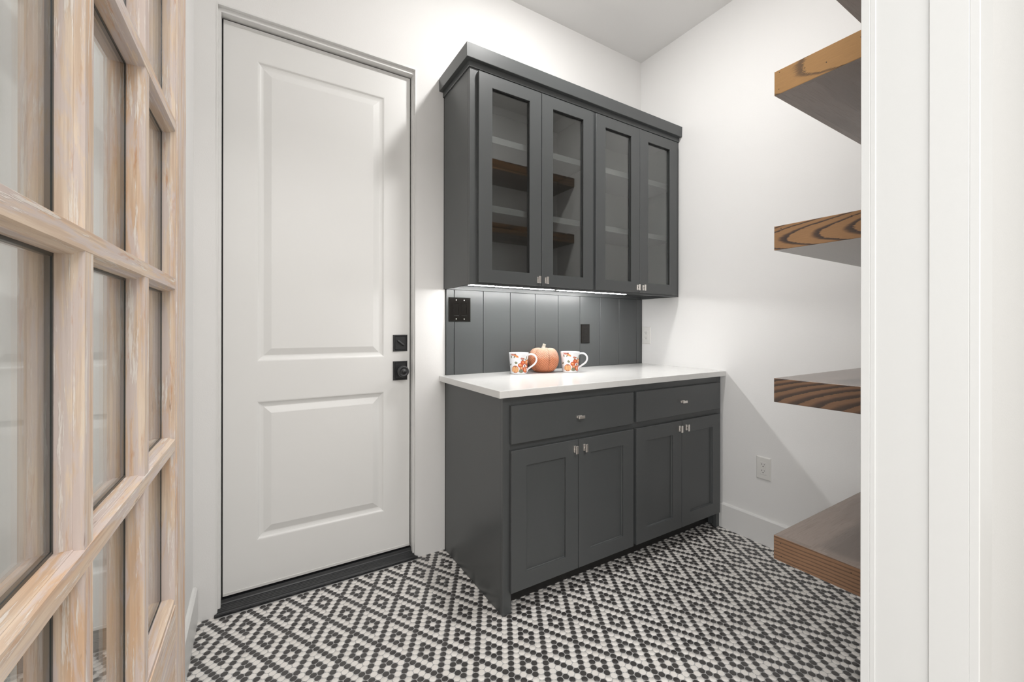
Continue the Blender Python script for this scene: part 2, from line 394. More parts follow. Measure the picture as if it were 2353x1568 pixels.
def merged(name, lst):
    nv = len(TV); off = np.array([(x, y, 0) for x, y, _ in lst])
    V = (TV[None]+off[:, None]).reshape(-1, 3)
    loops = np.array([i for q in TQ for i in q]+TN); sizes = np.array([4]*len(TQ)+[len(TN)])
    LI = (loops[None]+np.arange(len(lst))[:, None]*nv).ravel(); SZ = np.tile(sizes, len(lst))
    me = bpy.data.meshes.new(name); me.vertices.add(len(V)); me.vertices.foreach_set('co', V.ravel())
    me.loops.add(len(LI)); me.loops.foreach_set('vertex_index', LI.astype(np.int32))
    me.polygons.add(len(SZ)); st = np.concatenate(([0], np.cumsum(SZ)[:-1])).astype(np.int32)
    me.polygons.foreach_set('loop_start', st); me.polygons.foreach_set('loop_total', SZ.astype(np.int32))
    me.materials.append(MAT['tile_black']); me.materials.append(MAT['tile_white'])
    mi = np.repeat(np.array([0 if b else 1 for _, _, b in lst]), len(sizes)).astype(np.int32)
    me.polygons.foreach_set('material_index', mi); me.update(); me.validate()
    o = bpy.data.objects.new(name, me); COL.objects.link(o); o.parent = fl; o['kind'] = 'stuff'; return o
merged('tiles', rest)

# ------------------------------------------------------------------ exterior door
dr = empty('door_1', (-2.05, .05, 0)); tag(dr, 'closed white two-panel door with black knob and deadbolt', 'door', kind='structure')
def put(o, root):
    o.parent = root; o.matrix_parent_inverse = root.matrix_world.inverted() if False else Matrix.Translation(-Vector(root.location)); return o
LX0, LX1, LZ0, LZ1 = -2.450, -1.662, .050, 2.440
def ring(bm, A, Bq, ya, yb, rot=0):
    (ax0, ax1, az0, az1), (bx0, bx1, bz0, bz1) = A, Bq
    a = [bm.verts.new(p) for p in ((ax0, ya, az0), (ax1, ya, az0), (ax1, ya, az1), (ax0, ya, az1))]
    b = [bm.verts.new(p) for p in ((bx0, yb, bz0), (bx1, yb, bz0), (bx1, yb, bz1), (bx0, yb, bz1))]
    for k in range(4): bm.faces.new((a[k], a[(k+1) % 4], b[(k+1) % 4], b[k]))
def inset(R, d): return (R[0]+d, R[1]-d, R[2]+d, R[3]-d)
PX0, PX1 = -2.331, -1.790
panels = [(PX0, PX1, 1.017, 2.308), (PX0, PX1, .249, .845)]
Y = .05
bm = bmesh.new()
xs = [LX0, PX0, PX1, LX1]; zs = [LZ0, .249, .845, 1.017, 2.308, LZ1]
for a in range(3):
    for b in range(5):
        if a == 1 and b in (1, 3): continue
        quad(bm, [(xs[a], Y, zs[b]), (xs[a+1], Y, zs[b]), (xs[a+1], Y, zs[b+1]), (xs[a], Y, zs[b+1])])
ring(bm, (LX0, LX1, LZ0, LZ1), (LX0, LX1, LZ0, LZ1), Y, Y+.044)
quad(bm, [(LX0, Y+.044, LZ0), (LX0, Y+.044, LZ1), (LX1, Y+.044, LZ1), (LX1, Y+.044, LZ0)])
bmesh.ops.remove_doubles(bm, verts=bm.verts[:], dist=1e-5)
fix(bm)
leaf = put(link('door_leaf', bm, 'door_paint'), dr)
for R in panels:
    bm = bmesh.new(); st = [(0, 0), (.004, .0008), (.010, .006), (.016, .0082), (.022, .0095), (.026, .0095), (.052, .0015), (.055, .0008)]
    for (d0, y0), (d1, y1) in zip(st, st[1:]): ring(bm, inset(R, d0), inset(R, d1), Y+y0, Y+y1)
    I = inset(R, st[-1][0]); quad(bm, [(I[0], Y+.0008, I[2]), (I[1], Y+.0008, I[2]), (I[1], Y+.0008, I[3]), (I[0], Y+.0008, I[3])])
    bmesh.ops.remove_doubles(bm, verts=bm.verts[:], dist=1e-6); fix(bm)
    if sum(f.normal.y*f.calc_area() for f in bm.faces) > 0: bmesh.ops.reverse_faces(bm, faces=bm.faces[:])
    put(link('door_panel', bm, 'door_paint'), dr)
put(link('door_sweep', B((LX0, LX1, Y-.003, Y-.0002, LZ0-.003, LZ0+.009), bev=.0008), 'sweep_silver'), dr)
g = .0045
put(link('weatherstrip', B((LX0-g, LX0, Y+.006, Y+.02, .03, LZ1+g), (LX1, LX1+g, Y+.006, Y+.02, .03, LZ1+g), (LX0, LX1, Y+.006, Y+.02, LZ1, LZ1+g)), 'black_rubber'), dr)
bm = bmesh.new()
# jamb frame: outer step at the wall face, rebate towards the leaf
def frame_ring(bm, x0, x1, z1, x0b, x1b, z1b, y0, y1):
    prof = [(x0, x0b), (x1, x1b)]
    box(bm, x0, x0b, y0, y1, 0, z1b); box(bm, x1b, x1, y0, y1, 0, z1b); box(bm, x0, x1, y0, y1, z1b, z1)
frame_ring(bm, DX0, DX1, DZ, LX0-.0055, LX1+.0055, LZ1+.0065, .016, .10)
frame_ring(bm, DX0-.0, DX1+.0, DZ, DX0+.006, DX1-.006, DZ-.006, -.001, .017)
put(link('door_frame', bm, 'trim_paint'), dr)
# black sill
prof = [(-.010, 0), (-.010, .010), (-.006, .0145)]
for k in range(5):
    y = -.003+k*.0075; z = .0155+k*.0022
    prof += [(y, z), (y+.0052, z+.0010), (y+.0062, z-.0004)]
prof += [(.037, .0285), (.0405, .040), (.11, .040), (.11, 0)]
bm = bmesh.new(); prism(bm, prof, lambda p, q, t: (t, p, q), DX0+.004, DX1-.002); fix(bm)
put(link('threshold', bm, 'sill_black'), dr)
bm = B((DX0-.004, DX1+.008, -.0125, -.001, 0, .012), bev=.002)
put(link('threshold_nosing', bm, 'sill_black'), dr)
# deadbolt and knob, each a plate with a stepped rim
def plate(cx, cz, w, h, th=.007):
    bm = bmesh.new(); R = (cx-w/2, cx+w/2, cz-h/2, cz+h/2)
    st = [(0, 0), (0, -.003), (.002, -.006), (.006, -.0065), (.0075, -.0045), (.009, -.0045), (.0105, -th)]
    for (d0, y0), (d1, y1) in zip(st, st[1:]): ring(bm, inset(R, d0), inset(R, d1), Y+y0, Y+y1)
    I = inset(R, .0105); quad(bm, [(I[0], Y-th, I[2]), (I[1], Y-th, I[2]), (I[1], Y-th, I[3]), (I[0], Y-th, I[3])])
    quad(bm, [(R[0], Y, R[2]), (R[0], Y, R[3]), (R[1], Y, R[3]), (R[1], Y, R[2])])
    bmesh.ops.remove_doubles(bm, verts=bm.verts[:], dist=1e-6); fix(bm); return bm
dc = (-1.7115, 1.0855)
db = put(link('deadbolt', plate(dc[0], dc[1], .073, .084), 'black_metal'), dr)
bm = bmesh.new(); box(bm, -.021, .021, -.015, 0, -.0042, .0042, bev=.003, seg=2); lathe(bm, [(0, .0), (.009, 0), (.009, .0001)], 20)
bmesh.ops.rotate(bm, verts=bm.verts[:], cent=(0, 0, 0), matrix=Matrix.Rotation(math.radians(38), 3, 'Y'))
bmesh.ops.translate(bm, verts=bm.verts[:], vec=(dc[0], Y-.007, dc[1]))
tt = link('thumb_turn', bm, 'black_metal', db)
kc = (-1.7115, .946)
kp = put(link('knob_plate', plate(kc[0], kc[1], .073, .096), 'black_metal'), dr)
bm = bmesh.new(); lathe(bm, [(0, .0), (.016, 0), (.016, .004), (.011, .008), (.0105, .028), (.018, .034), (.0265, .040), (.0285, .048), (.0265, .056), (.020, .0595), (.0195, .0585), (.009, .0585), (.0085, .0615), (0, .0625)], 40)
box(bm, -.0015, .0015, -.006, .006, .0622, .0638)
bmesh.ops.rotate(bm, verts=bm.verts[:], cent=(0, 0, 0), matrix=Matrix.Rotation(PI/2, 3, 'X'))
bmesh.ops.translate(bm, verts=bm.verts[:], vec=(kc[0], Y-.007, kc[1])); fix(bm)
kn = link('knob', bm, 'black_metal', kp)
for p in kn.data.polygons: p.use_smooth = True
# the world beyond the closed door is sealed
link('door_backing', B((DX0, DX1, .11, .13, 0, DZ)), 'black_rubber', dr).matrix_parent_inverse = Matrix.Translation(-Vector(dr.location))

# ------------------------------------------------------------------ glazed pine door (open, along the left wall)
TH = math.radians(1.0); QD = .1366
org = Vector((CAM.x-QD*math.cos(TH), CAM.y+QD*math.sin(TH), 0))
fd = empty('door_2', org, PI/2-TH); tag(fd, 'open whitewashed pine door with small glass panes at the left edge', 'door', kind='structure')
DT = .042; ZB, ZT = .012, 2.19
m1, m2, per = .518, .730, .212
s_far, t_far = .930, 1.0376
s_near, t_near = m1-per+.012, .211
rails_z = [.9555, 1.2386, 1.5157, 1.795]; zb_in, zt_in = .687, 2.07
hf, hb = .0112, .0155
def muntin_profile(hf, hb):
    s = [(-hb, DT/2), (-hb, .0075), (-hb+.0008, .0066), (-hb+.0016, .0066), (-hf-.0004, .0016), (-hf+.0006, .0002), (hf-.0006, .0002)]
    s += [(hf+.0004, .0016), (hb-.0016, .0066), (hb-.0008, .0066), (hb, .0075), (hb, DT/2)]
    return s+[(p, DT-q) for p, q in s[::-1][1:-1]]
# edge moulding profile for stiles and rails: p measured into the board from the glass edge
def board_profile(wd):
    s = [(0, DT/2), (0, .0075), (.0008, .0066), (.0016, .0066), (.0048, .0022), (.0058, .0012), (.014, .0012), (.0150, 0), (wd-.002, 0), (wd, .002)]
    return s+[(p, DT-q) for p, q in s[::-1]][:-1]
bm = bmesh.new(); prism(bm, board_profile(t_far-s_far), lambda p, q, t: (s_far+p, q, t), ZB, ZT); fix(bm); link('stile', bm, 'pine_vertical', fd)
bm = bmesh.new(); prism(bm, board_profile(s_near-t_near), lambda p, q, t: (s_near-p, q, t), ZB, ZT); fix(bm); link('stile', bm, 'pine_vertical', fd)
bm = bmesh.new(); prism(bm, board_profile(.14), lambda p, q, t: (t, q, zb_in-p), s_near-.003, s_far+.003); fix(bm); link('lock_rail', bm, 'pine_horizontal', fd)
bm = bmesh.new(); prism(bm, board_profile(ZT-zt_in), lambda p, q, t: (t, q, zt_in+p), s_near-.003, s_far+.003); fix(bm); link('top_rail', bm, 'pine_horizontal', fd)
bm = bmesh.new(); prism(bm, board_profile(.2), lambda p, q, t: (t, q, ZB+.2-p), s_near-.003, s_far+.003); fix(bm); link('bottom_rail', bm, 'pine_horizontal', fd)
bm = bmesh.new(); box(bm, s_near-.004, s_far+.004, .012, DT-.012, ZB+.19, zb_in-.13); box(bm, s_near+.045, s_far-.045, .006, DT-.006, ZB+.245, zb_in-.185, bev=.006)
link('kick_panel', bm, 'pine_horizontal', fd)
for c in (m1, m2):
    bm = bmesh.new(); prism(bm, muntin_profile(hf, hb), lambda p, q, t: (c+p, q+(.0005 if q < DT/2 else -.0005), t), zb_in, zt_in, caps=False); fix(bm); link('glazing_bar', bm, 'pine_vertical', fd)
for c in rails_z:
    bm = bmesh.new(); prism(bm, muntin_profile(.0098, .0138), lambda p, q, t: (t, q, c+p), s_near, s_far, caps=False); fix(bm); link('glazing_bar', bm, 'pine_horizontal', fd)
cols = [(s_near, m1-hb), (m1+hb, m2-hb), (m2+hb, s_far)]
rows = [(a+.0138, b-.0138) for a, b in zip([zb_in-.0138]+rails_z, rails_z+[zt_in+.0138])]
for x0, x1 in cols:
    for z0, z1 in rows:
        p = link('glass_pane', B((x0, x1, DT/2-.0018, DT/2+.0018, z0, z1)), 'glass', fd)
        sw = .0030; a, b = DT/2-.0024, DT/2+.0024
        link('glazing_seal', B((x0, x0+sw, a, b, z0, z1), (x1-sw, x1, a, b, z0, z1), (x0, x1, a, b, z0, z0+sw), (x0, x1, a, b, z1-sw, z1)), 'seal', p)

# ------------------------------------------------------------------ cabinets
def knob_bm(x, y, z, vertical=True):
    bm = bmesh.new(); a, b = (.0055, .015) if vertical else (.015, .0055)
    A, Bq = (.0062, .0178) if vertical else (.0178, .0062)
    box(bm, x-a, x+a, y-.008, y, z-b, z+b, bev=.001)
    box(bm, x-.003, x+.003, y-.018, y-.007, z-.004, z+.004)
    box(bm, x-A, x+A, y-.0235, y-.0175, z-Bq, z+Bq, bev=.001)
    return bm
def shaker(root, name, x0, x1, z0, z1, yf, th, sw, rw, kx, kz, glass=False, label=None):
    bm = bmesh.new(); O = (x0, x1, z0, z1); I = (x0+sw, x1-sw, z0+rw, z1-rw); e_ = .0012
    ring(bm, O, O, yf+th, yf+e_); ring(bm, O, inset(O, e_), yf+e_, yf); ring(bm, inset(O, e_), inset(I, -.0006), yf, yf); ring(bm, inset(I, -.0006), I, yf, yf+.0008)
    if glass: ring(bm, I, I, yf+.0008, yf+th)
    else: ring(bm, I, I, yf+.0008, yf+.0085); ring(bm, I, inset(I, .002), yf+.0085, yf+.0112); ring(bm, inset(I, .002), inset(I, .002), yf+.0112, yf+th)
    ring(bm, I, O, yf+th, yf+th)
    bmesh.ops.remove_doubles(bm, verts=bm.verts[:], dist=1e-6)
    d = link(name, fix(bm), 'cabinet_paint', root)
    if glass:
        link('glass_pane', B((x0+sw+.0002, x1-sw-.0002, yf+.012, yf+.0152, z0+rw+.0002, z1-rw-.0002)), 'glass', d)
        a_, b_ = yf+.0045, yf+.0118
        link('glazing_seal', B((x0+sw, x0+sw+.0018, a_, b_, z0+rw, z1-rw), (x1-sw-.0018, x1-sw, a_, b_, z0+rw, z1-rw), (x0+sw, x1-sw, a_, b_, z1-rw-.0018, z1-rw)), 'black_rubber', d)
    else:
        link('panel', B((x0+sw, x1-sw, yf+.0112, yf+.017, z0+rw, z1-rw)), 'cabinet_paint', d)
    k = link('knob', knob_bm(kx, yf, kz), 'nickel', d); k['label'] = 'brushed nickel pull'
    return d
# ---- base cabinet
BX0, BX1 = -1.4885, -.004; BYF = -.600; BD = -.620
bc = empty('base_cabinet'); tag(bc, 'charcoal base cabinet with two drawers and four doors under the white counter', 'cabinet')
bm = bmesh.new()
box(bm, BX0, BX0+.019, BYF+.019, -.001, 0, .884); box(bm, BX1-.019, BX1, BYF+.019, -.001, 0, .884)
box(bm, BX0+.019, BX1-.019, -.012, -.001, .1, .884); box(bm, BX0+.019, BX1-.019, BYF+.02, -.012, .10, .118)
box(bm, -.755, -.736, BYF+.02, -.012, .118, .884)
link('carcass', bm, 'cabinet_paint', bc)
bm = bmesh.new()
box(bm, BX0, BX0+.040, BYF, BYF+.019, 0, .884, bev=.0008); box(bm, BX1-.040, BX1, BYF, BYF+.019, 0, .884, bev=.0008)
box(bm, BX0+.04, BX1-.04, BYF, BYF+.019, .845, .884); box(bm, BX0+.04, BX1-.04, BYF, BYF+.019, .655, .70); box(bm, BX0+.04, BX1-.04, BYF, BYF+.019, .095, .13)
box(bm, -.766, -.726, BYF+.0005, BYF+.019, .095, .884)
link('face_frame', bm, 'cabinet_paint', bc)
link('scribe_gap', B((BX0-.0005, BX0+.012, -.0095, -.0012, 0, .884)), 'toe_dark', bc)
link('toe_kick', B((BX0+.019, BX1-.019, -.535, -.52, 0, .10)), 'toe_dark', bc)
for x0, x1, z0, z1 in ((-1.459, -.756, .693, .848), (-.735, -.037, .697, .848)):
    d = link('drawer', B((x0, x1, BD, BYF-.0002, z0, z1), bev=.0014), 'cabinet_paint', bc)
    k = link('knob', knob_bm((x0+x1)/2, BD, (z0+z1)/2-.003, False), 'nickel', d); k['label'] = 'brushed nickel pull'
for n_, (x0, x1, kx) in enumerate(((-1.459, -1.1095, -1.134), (-1.1065, -.756, -1.078), (-.735, -.3865, -.411), (-.3835, -.037, -.355))):
    shaker(bc, 'door', x0, x1, .092, .666, BD, .0198, .072, .068, kx, .627)
# ---- counter
ct = link('countertop', B((-1.521, -.0005, -.632, -.0005, .8845, .914), bev=.0018, seg=2), 'quartz')
tag(ct, 'white quartz countertop over the charcoal base cabinet', 'countertop')
# ---- backsplash
bs = empty('backsplash'); tag(bs, 'charcoal vertical plank backsplash behind the mugs', 'backsplash')
link('backing', B((-1.489, -.0005, -.006, -.0005, 0.9145, 1.3645)), 'toe_dark', bs)
gx = [-1.489]+[-1.443+.1732*k for k in range(9)]+[-.0005]
for a, b in zip(gx, gx[1:]):
    link('plank', B((a+.0013, b-.0013, -.014, -.005, 0.9145, 1.3645), bev=.0012), 'cabinet_paint', bs)
# ---- upper cabinet
UX0, UX1, UY, UD = -1.497, -.0005, -.310, -.330
UZ0, UZ1 = 1.365, 2.40
uc = empty('upper_cabinet', (0, 0, 0)); tag(uc, 'charcoal wall cabinet with four glass-fronted doors above the counter', 'cabinet')
bm = bmesh.new()
box(bm, UX0, UX0+.018, UY+.019, -.006, UZ0, UZ1); box(bm, UX1-.018, UX1, UY+.019, -.001, UZ0, UZ1)
box(bm, UX0+.018, UX1-.018, UY+.019, -.001, UZ0+.02, UZ0+.038); box(bm, UX0+.018, UX1-.018, UY+.019, -.001, UZ1-.04, UZ1-.022)
box(bm, UX0+.018, UX1-.018, -.020, -.001, UZ0, UZ0+.02)
link('carcass', bm, 'cabinet_paint', uc)
link('scribe_gap', B((UX0-.0005, UX0+.012, -.0065, -.0005, UZ0, UZ1)), 'toe_dark', uc)
bm = bmesh.new()
box(bm, UX0+.018, UX1-.018, -.010, -.0015, UZ0+.038, UZ1-.04); box(bm, -.755, -.735, UY+.02, -.010, UZ0+.038, UZ1-.04)
link('inner_back', bm, 'cabinet_inner', uc)
bm = bmesh.new()
box(bm, UX0, UX0+.045, UY, UY+.019, UZ0, UZ1, bev=.0008); box(bm, UX1-.045, UX1, UY, UY+.019, UZ0, UZ1)
box(bm, UX0+.045, UX1-.045, UY, UY+.019, UZ0, UZ0+.05); box(bm, UX0+.045, UX1-.045, UY, UY+.019, 2.31, UZ1)
box(bm, -.768, -.722, UY+.0005, UY+.019, UZ0+.05, 2.31)
link('face_frame', bm, 'cabinet_paint', uc)
for z in (1.725, 2.062):
    for x0, x1 in ((UX0+.019, -.756), (-.734, UX1-.019)):
        link('shelf', B((x0, x1, -.275, -.0105, z, z+.032), bev=.001), 'cabinet_paint', uc)
for x0, x1, kx in ((-1.460, -1.1055, -1.128), (-1.1025, -.755, -1.080), (-.735, -.386, -.409), (-.383, -.039, -.361)):
    shaker(uc, 'door', x0, x1, 1.375, 2.351, UD, .0198, .071, .061, kx, 1.404, glass=True)
# crown: flat band projecting from the cabinet, thin bead below
bm = bmesh.new()
def crown(bm, prof):
    """prof: (out, z) swept along left side then the front"""
    pts = [lambda o, z: (UX0-o, -.0005, z), lambda o, z: (UX0-o, UY-o, z), lambda o, z: (UX1, UY-o, z)]
    cols_ = [[bm.verts.new(f(o, z)) for o, z in prof] for f in pts]; n = len(prof)
    for A, C in zip(cols_, cols_[1:]):
        for k in range(n): bm.faces.new((A[k], A[(k+1) % n], C[(k+1) % n], C[k]))
    bm.faces.new(cols_[0]); bm.faces.new(cols_[-1][::-1])
crown(bm, [(0, 2.366), (.005, 2.366), (.006, 2.370), (.006, 2.393), (.0255, 2.393), (.0265, 2.3945), (.0280, 2.4565), (.027, 2.458), (0, 2.458)]); fix(bm)
link('crown_moulding', bm, 'cabinet_paint', uc)
link('top_panel', B((UX0, UX1, UY, -.0005, UZ1, UZ1+.015)), 'cabinet_paint', uc)
# ---- LED bars
led0 = None
for k, (x0, x1, lb) in enumerate(((-1.475, -.944, 'lit white light bar under the wall cabinet, nearer the panelled door'), (-.930, -.392, 'lit white light bar under the wall cabinet, nearer the right wall'))):
    xc = (x0+x1)/2; e = empty('light_bar', (xc, -.222, 1.3845)); h_ = (x1-x0)/2
    link('housing', B((-h_, h_, -.014, .014, -.006, 0)), 'sweep_silver', e)
    link('diffuser', B((-h_+.004, h_-.004, -.009, .009, -.015, -.006), bev=.002), 'led', e)
    link('end_cap', B((-h_, -h_+.004, -.012, .012, -.0155, -.006)), 'can_trim', e); link('end_cap', B((h_-.004, h_, -.012, .012, -.0155, -.006)), 'can_trim', e)
    tag(e, lb, 'light', 'light bars under the wall cabinet')

# ------------------------------------------------------------------ ceiling can
cl = empty('ceiling_light', (-1.15, -.83, H)); tag(cl, 'small round white disc light fixed to the ceiling over the middle of the floor', 'light')
bm = bmesh.new(); lathe(bm, [(0, -.012), (.080, -.012), (.084, -.008), (.084, -.0005), (0, -.0005)], 40); link('canopy', fix(bm), 'can_trim', cl, smooth=True)
bm = bmesh.new(); lathe(bm, [(0, -.024), (.056, -.024), (.062, -.020), (.063, -.0125), (0, -.0125)], 36); link('lens', fix(bm), 'can_lens', cl)

# ------------------------------------------------------------------ outlets and switches
def wallplate(name, w, h, mat, label, cat, loc, rot, kind_, inner):
    """local frame: x across, z up, -y out of the wall"""
    e = empty(name, loc, rot); tag(e, label, cat)
    bm = bmesh.new(); R = (-w/2, w/2, -h/2, h/2)
    st = [(0, -.0002), (.0, -.002), (.004, -.0062), (.0055, -.0065)]
    for (d0, y0), (d1, y1) in zip(st, st[1:]): ring(bm, inset(R, d0), inset(R, d1), y0, y1)
    I = inset(R, .0055); quad(bm, [(I[0], -.0065, I[2]), (I[1], -.0065, I[2]), (I[1], -.0065, I[3]), (I[0], -.0065, I[3])]); quad(bm, [(R[0], -.0002, R[2]), (R[0], -.0002, R[3]), (R[1], -.0002, R[3]), (R[1], -.0002, R[2])])
    bmesh.ops.remove_doubles(bm, verts=bm.verts[:], dist=1e-6); link('cover_plate', fix(bm), mat, e)
    inner(e, mat); return e
def outlet_inner(e, mat):
    bm = bmesh.new(); box(bm, -.0165, .0165, -.0078, -.006, -.0335, .0335, bev=.0006)
    f = link('receptacle', bm, mat, e)
    bm = bmesh.new()
    for zc in (.016, -.018):
        box(bm, -.0075, -.0055, -.0081, -.0077, zc+.002, zc+.0095); box(bm, .0055, .0072, -.0081, -.0077, zc+.003, zc+.009)
        vs = [bm.verts.new((.0026*math.cos(a*PI/5), -.0081, zc-.005+.0028*math.sin(a*PI/5))) for a in range(10)]; bm.faces.new(vs)
    link('slots', fix(bm), 'slot_dark' if mat == 'white_plastic' else 'black_rubber', f)
    bm = bmesh.new(); box(bm, -.0175, .0175, -.0068, -.0060, -.0345, .0345); link('recess_line', bm, 'trim_paint' if mat == 'white_plastic' else 'black_rubber', e)
def switch_inner(e, mat):
    for cx in (-.0225, .0235):
        bm = bmesh.new(); R = (cx-.0165, cx+.0165, -.034, .034)
        ring(bm, R, inset(R, .003), -.0066, -.0095); I = inset(R, .003)
        pts = [(I[0], -.0095, I[2]), (I[1], -.0095, I[2]), (I[1], -.0068, 0), (I[0], -.0068, 0)]; quad(bm, pts)
        quad(bm, [(I[0], -.0068, 0), (I[1], -.0068, 0), (I[1], -.0095, I[3]), (I[0], -.0095, I[3])])
        bmesh.ops.remove_doubles(bm, verts=bm.verts[:], dist=1e-6); link('rocker', fix(bm), mat, e)
        for z in (.050, -.050):
            bm = bmesh.new(); lathe(bm, [(0, .0018), (.0022, .0014), (.0032, 0), (0, 0)], 14); bmesh.ops.rotate(bm, verts=bm.verts[:], cent=(0, 0, 0), matrix=Matrix.Rotation(PI/2, 3, 'X'))
            bmesh.ops.translate(bm, verts=bm.verts[:], vec=(cx, -.0065, z)); link('screw', fix(bm), 'nickel', e)
wallplate('light_switch', .127, .128, 'black_plastic', 'glossy black double rocker switch on the left of the backsplash', 'switch', (-1.412, -.0141, 1.2595), 0, '', switch_inner)
wallplate('power_outlet', .074, .122, 'black_plastic', 'black outlet on the plank backsplash above the right mug', 'outlet', (-.534, -.0141, 1.1265), 0, '', outlet_inner)
wallplate('power_outlet', .074, .120, 'white_plastic', 'white outlet on the right wall just above the counter', 'outlet', (-.0002, -.054, 1.112), -PI/2, '', outlet_inner)
wallplate('power_outlet', .076, .122, 'white_plastic', 'white outlet low on the right wall above the baseboard', 'outlet', (-.0002, -.845, .408), -PI/2, '', outlet_inner)

# ------------------------------------------------------------------ floating shelves
SX, SY, ST = -.945, -1.361, .075
sh_l = ['dark oak floating shelf at the very top, only its underside showing', 'oak floating shelf, second from the top, golden end face with nail holes', 'oak floating shelf with bold dark cathedral grain on its end, just above eye level',
        'darkest oak floating shelf just below counter height, thin grain lines on its end', 'lowest oak floating shelf with a broad brown top, near the floor']
for k, zt in enumerate((2.452, 1.969, 1.4825, 1.0055, .512)):
    e = empty('floating_shelf', (SX, SY, zt)); tag(e, sh_l[k], 'shelf', 'wooden floating shelves on the right')
    em = ('oak_end_top', 'oak_end_gold', 'oak_end_arch', 'oak_end_dark', 'oak_end_line')[k]
    L = -SX-.0005; D = SY-YN-.0005
    link('board', B((.019, L, -D, -.019, -ST, 0)), 'oak_face', e)
    # mitred end cap and front edge, 19 mm stock
    bm = bmesh.new()
    a = [(0, 0), (.0188, -.0188), (.0188, -D), (0, -D)]
    A = [bm.verts.new((x, y, -ST)) for x, y in a]; C = [bm.verts.new((x, y, 0)) for x, y in a]
    for i in range(4): bm.faces.new((A[i], A[(i+1) % 4], C[(i+1) % 4], C[i]))
    bm.faces.new(A[::-1]); bm.faces.new(C); fix(bm)
    bmesh.ops.bevel(bm, geom=[ed for ed in bm.edges if all(abs(v_.co.x) < 1e-6 for v_ in ed.verts) and abs(ed.verts[0].co.y-ed.verts[1].co.y) > .1], offset=.0012, segments=1, affect='EDGES')
    bm.normal_update()
    for f in bm.faces: f.material_index = 1 if abs(f.normal.z) > .9 else 0
    cap = link('end_cap', bm, [em, 'oak_face'], e)
    bm = bmesh.new(); a = [(0.0002, 0), (L, 0), (L, -.0188), (.0190, -.0188)]
    A = [bm.verts.new((x, y, -ST)) for x, y in a]; C = [bm.verts.new((x, y, 0)) for x, y in a]
    for i in range(4): bm.faces.new((A[i], A[(i+1) % 4], C[(i+1) % 4], C[i]))
    bm.faces.new(A[::-1]); bm.faces.new(C); fix(bm); bm.normal_update()
    for f in bm.faces: f.material_index = 1 if abs(f.normal.z) > .9 else 0
    link('front_edge', bm, ['oak_edge', 'oak_face'], e)
    holes = {1: [(-.015, -.008), (-.013, -.060), (-.085, -.032), (-.14, -.045), (-.22, -.02)], 2: [(-.02, -.010), (-.2, -.012)], 4: [(-.02, -.018), (-.022, -.058), (-.2, -.02)]}.get(k, [])
    if holes:
        for y, z in holes:
            bm = bmesh.new(); vs = [bm.verts.new((-.0002, y+.0016*math.cos(q*PI/4), z+.0016*math.sin(q*PI/4))) for q in range(8)]; bm.faces.new(vs)
            link('nail_hole', fix(bm), 'slot_dark', cap)

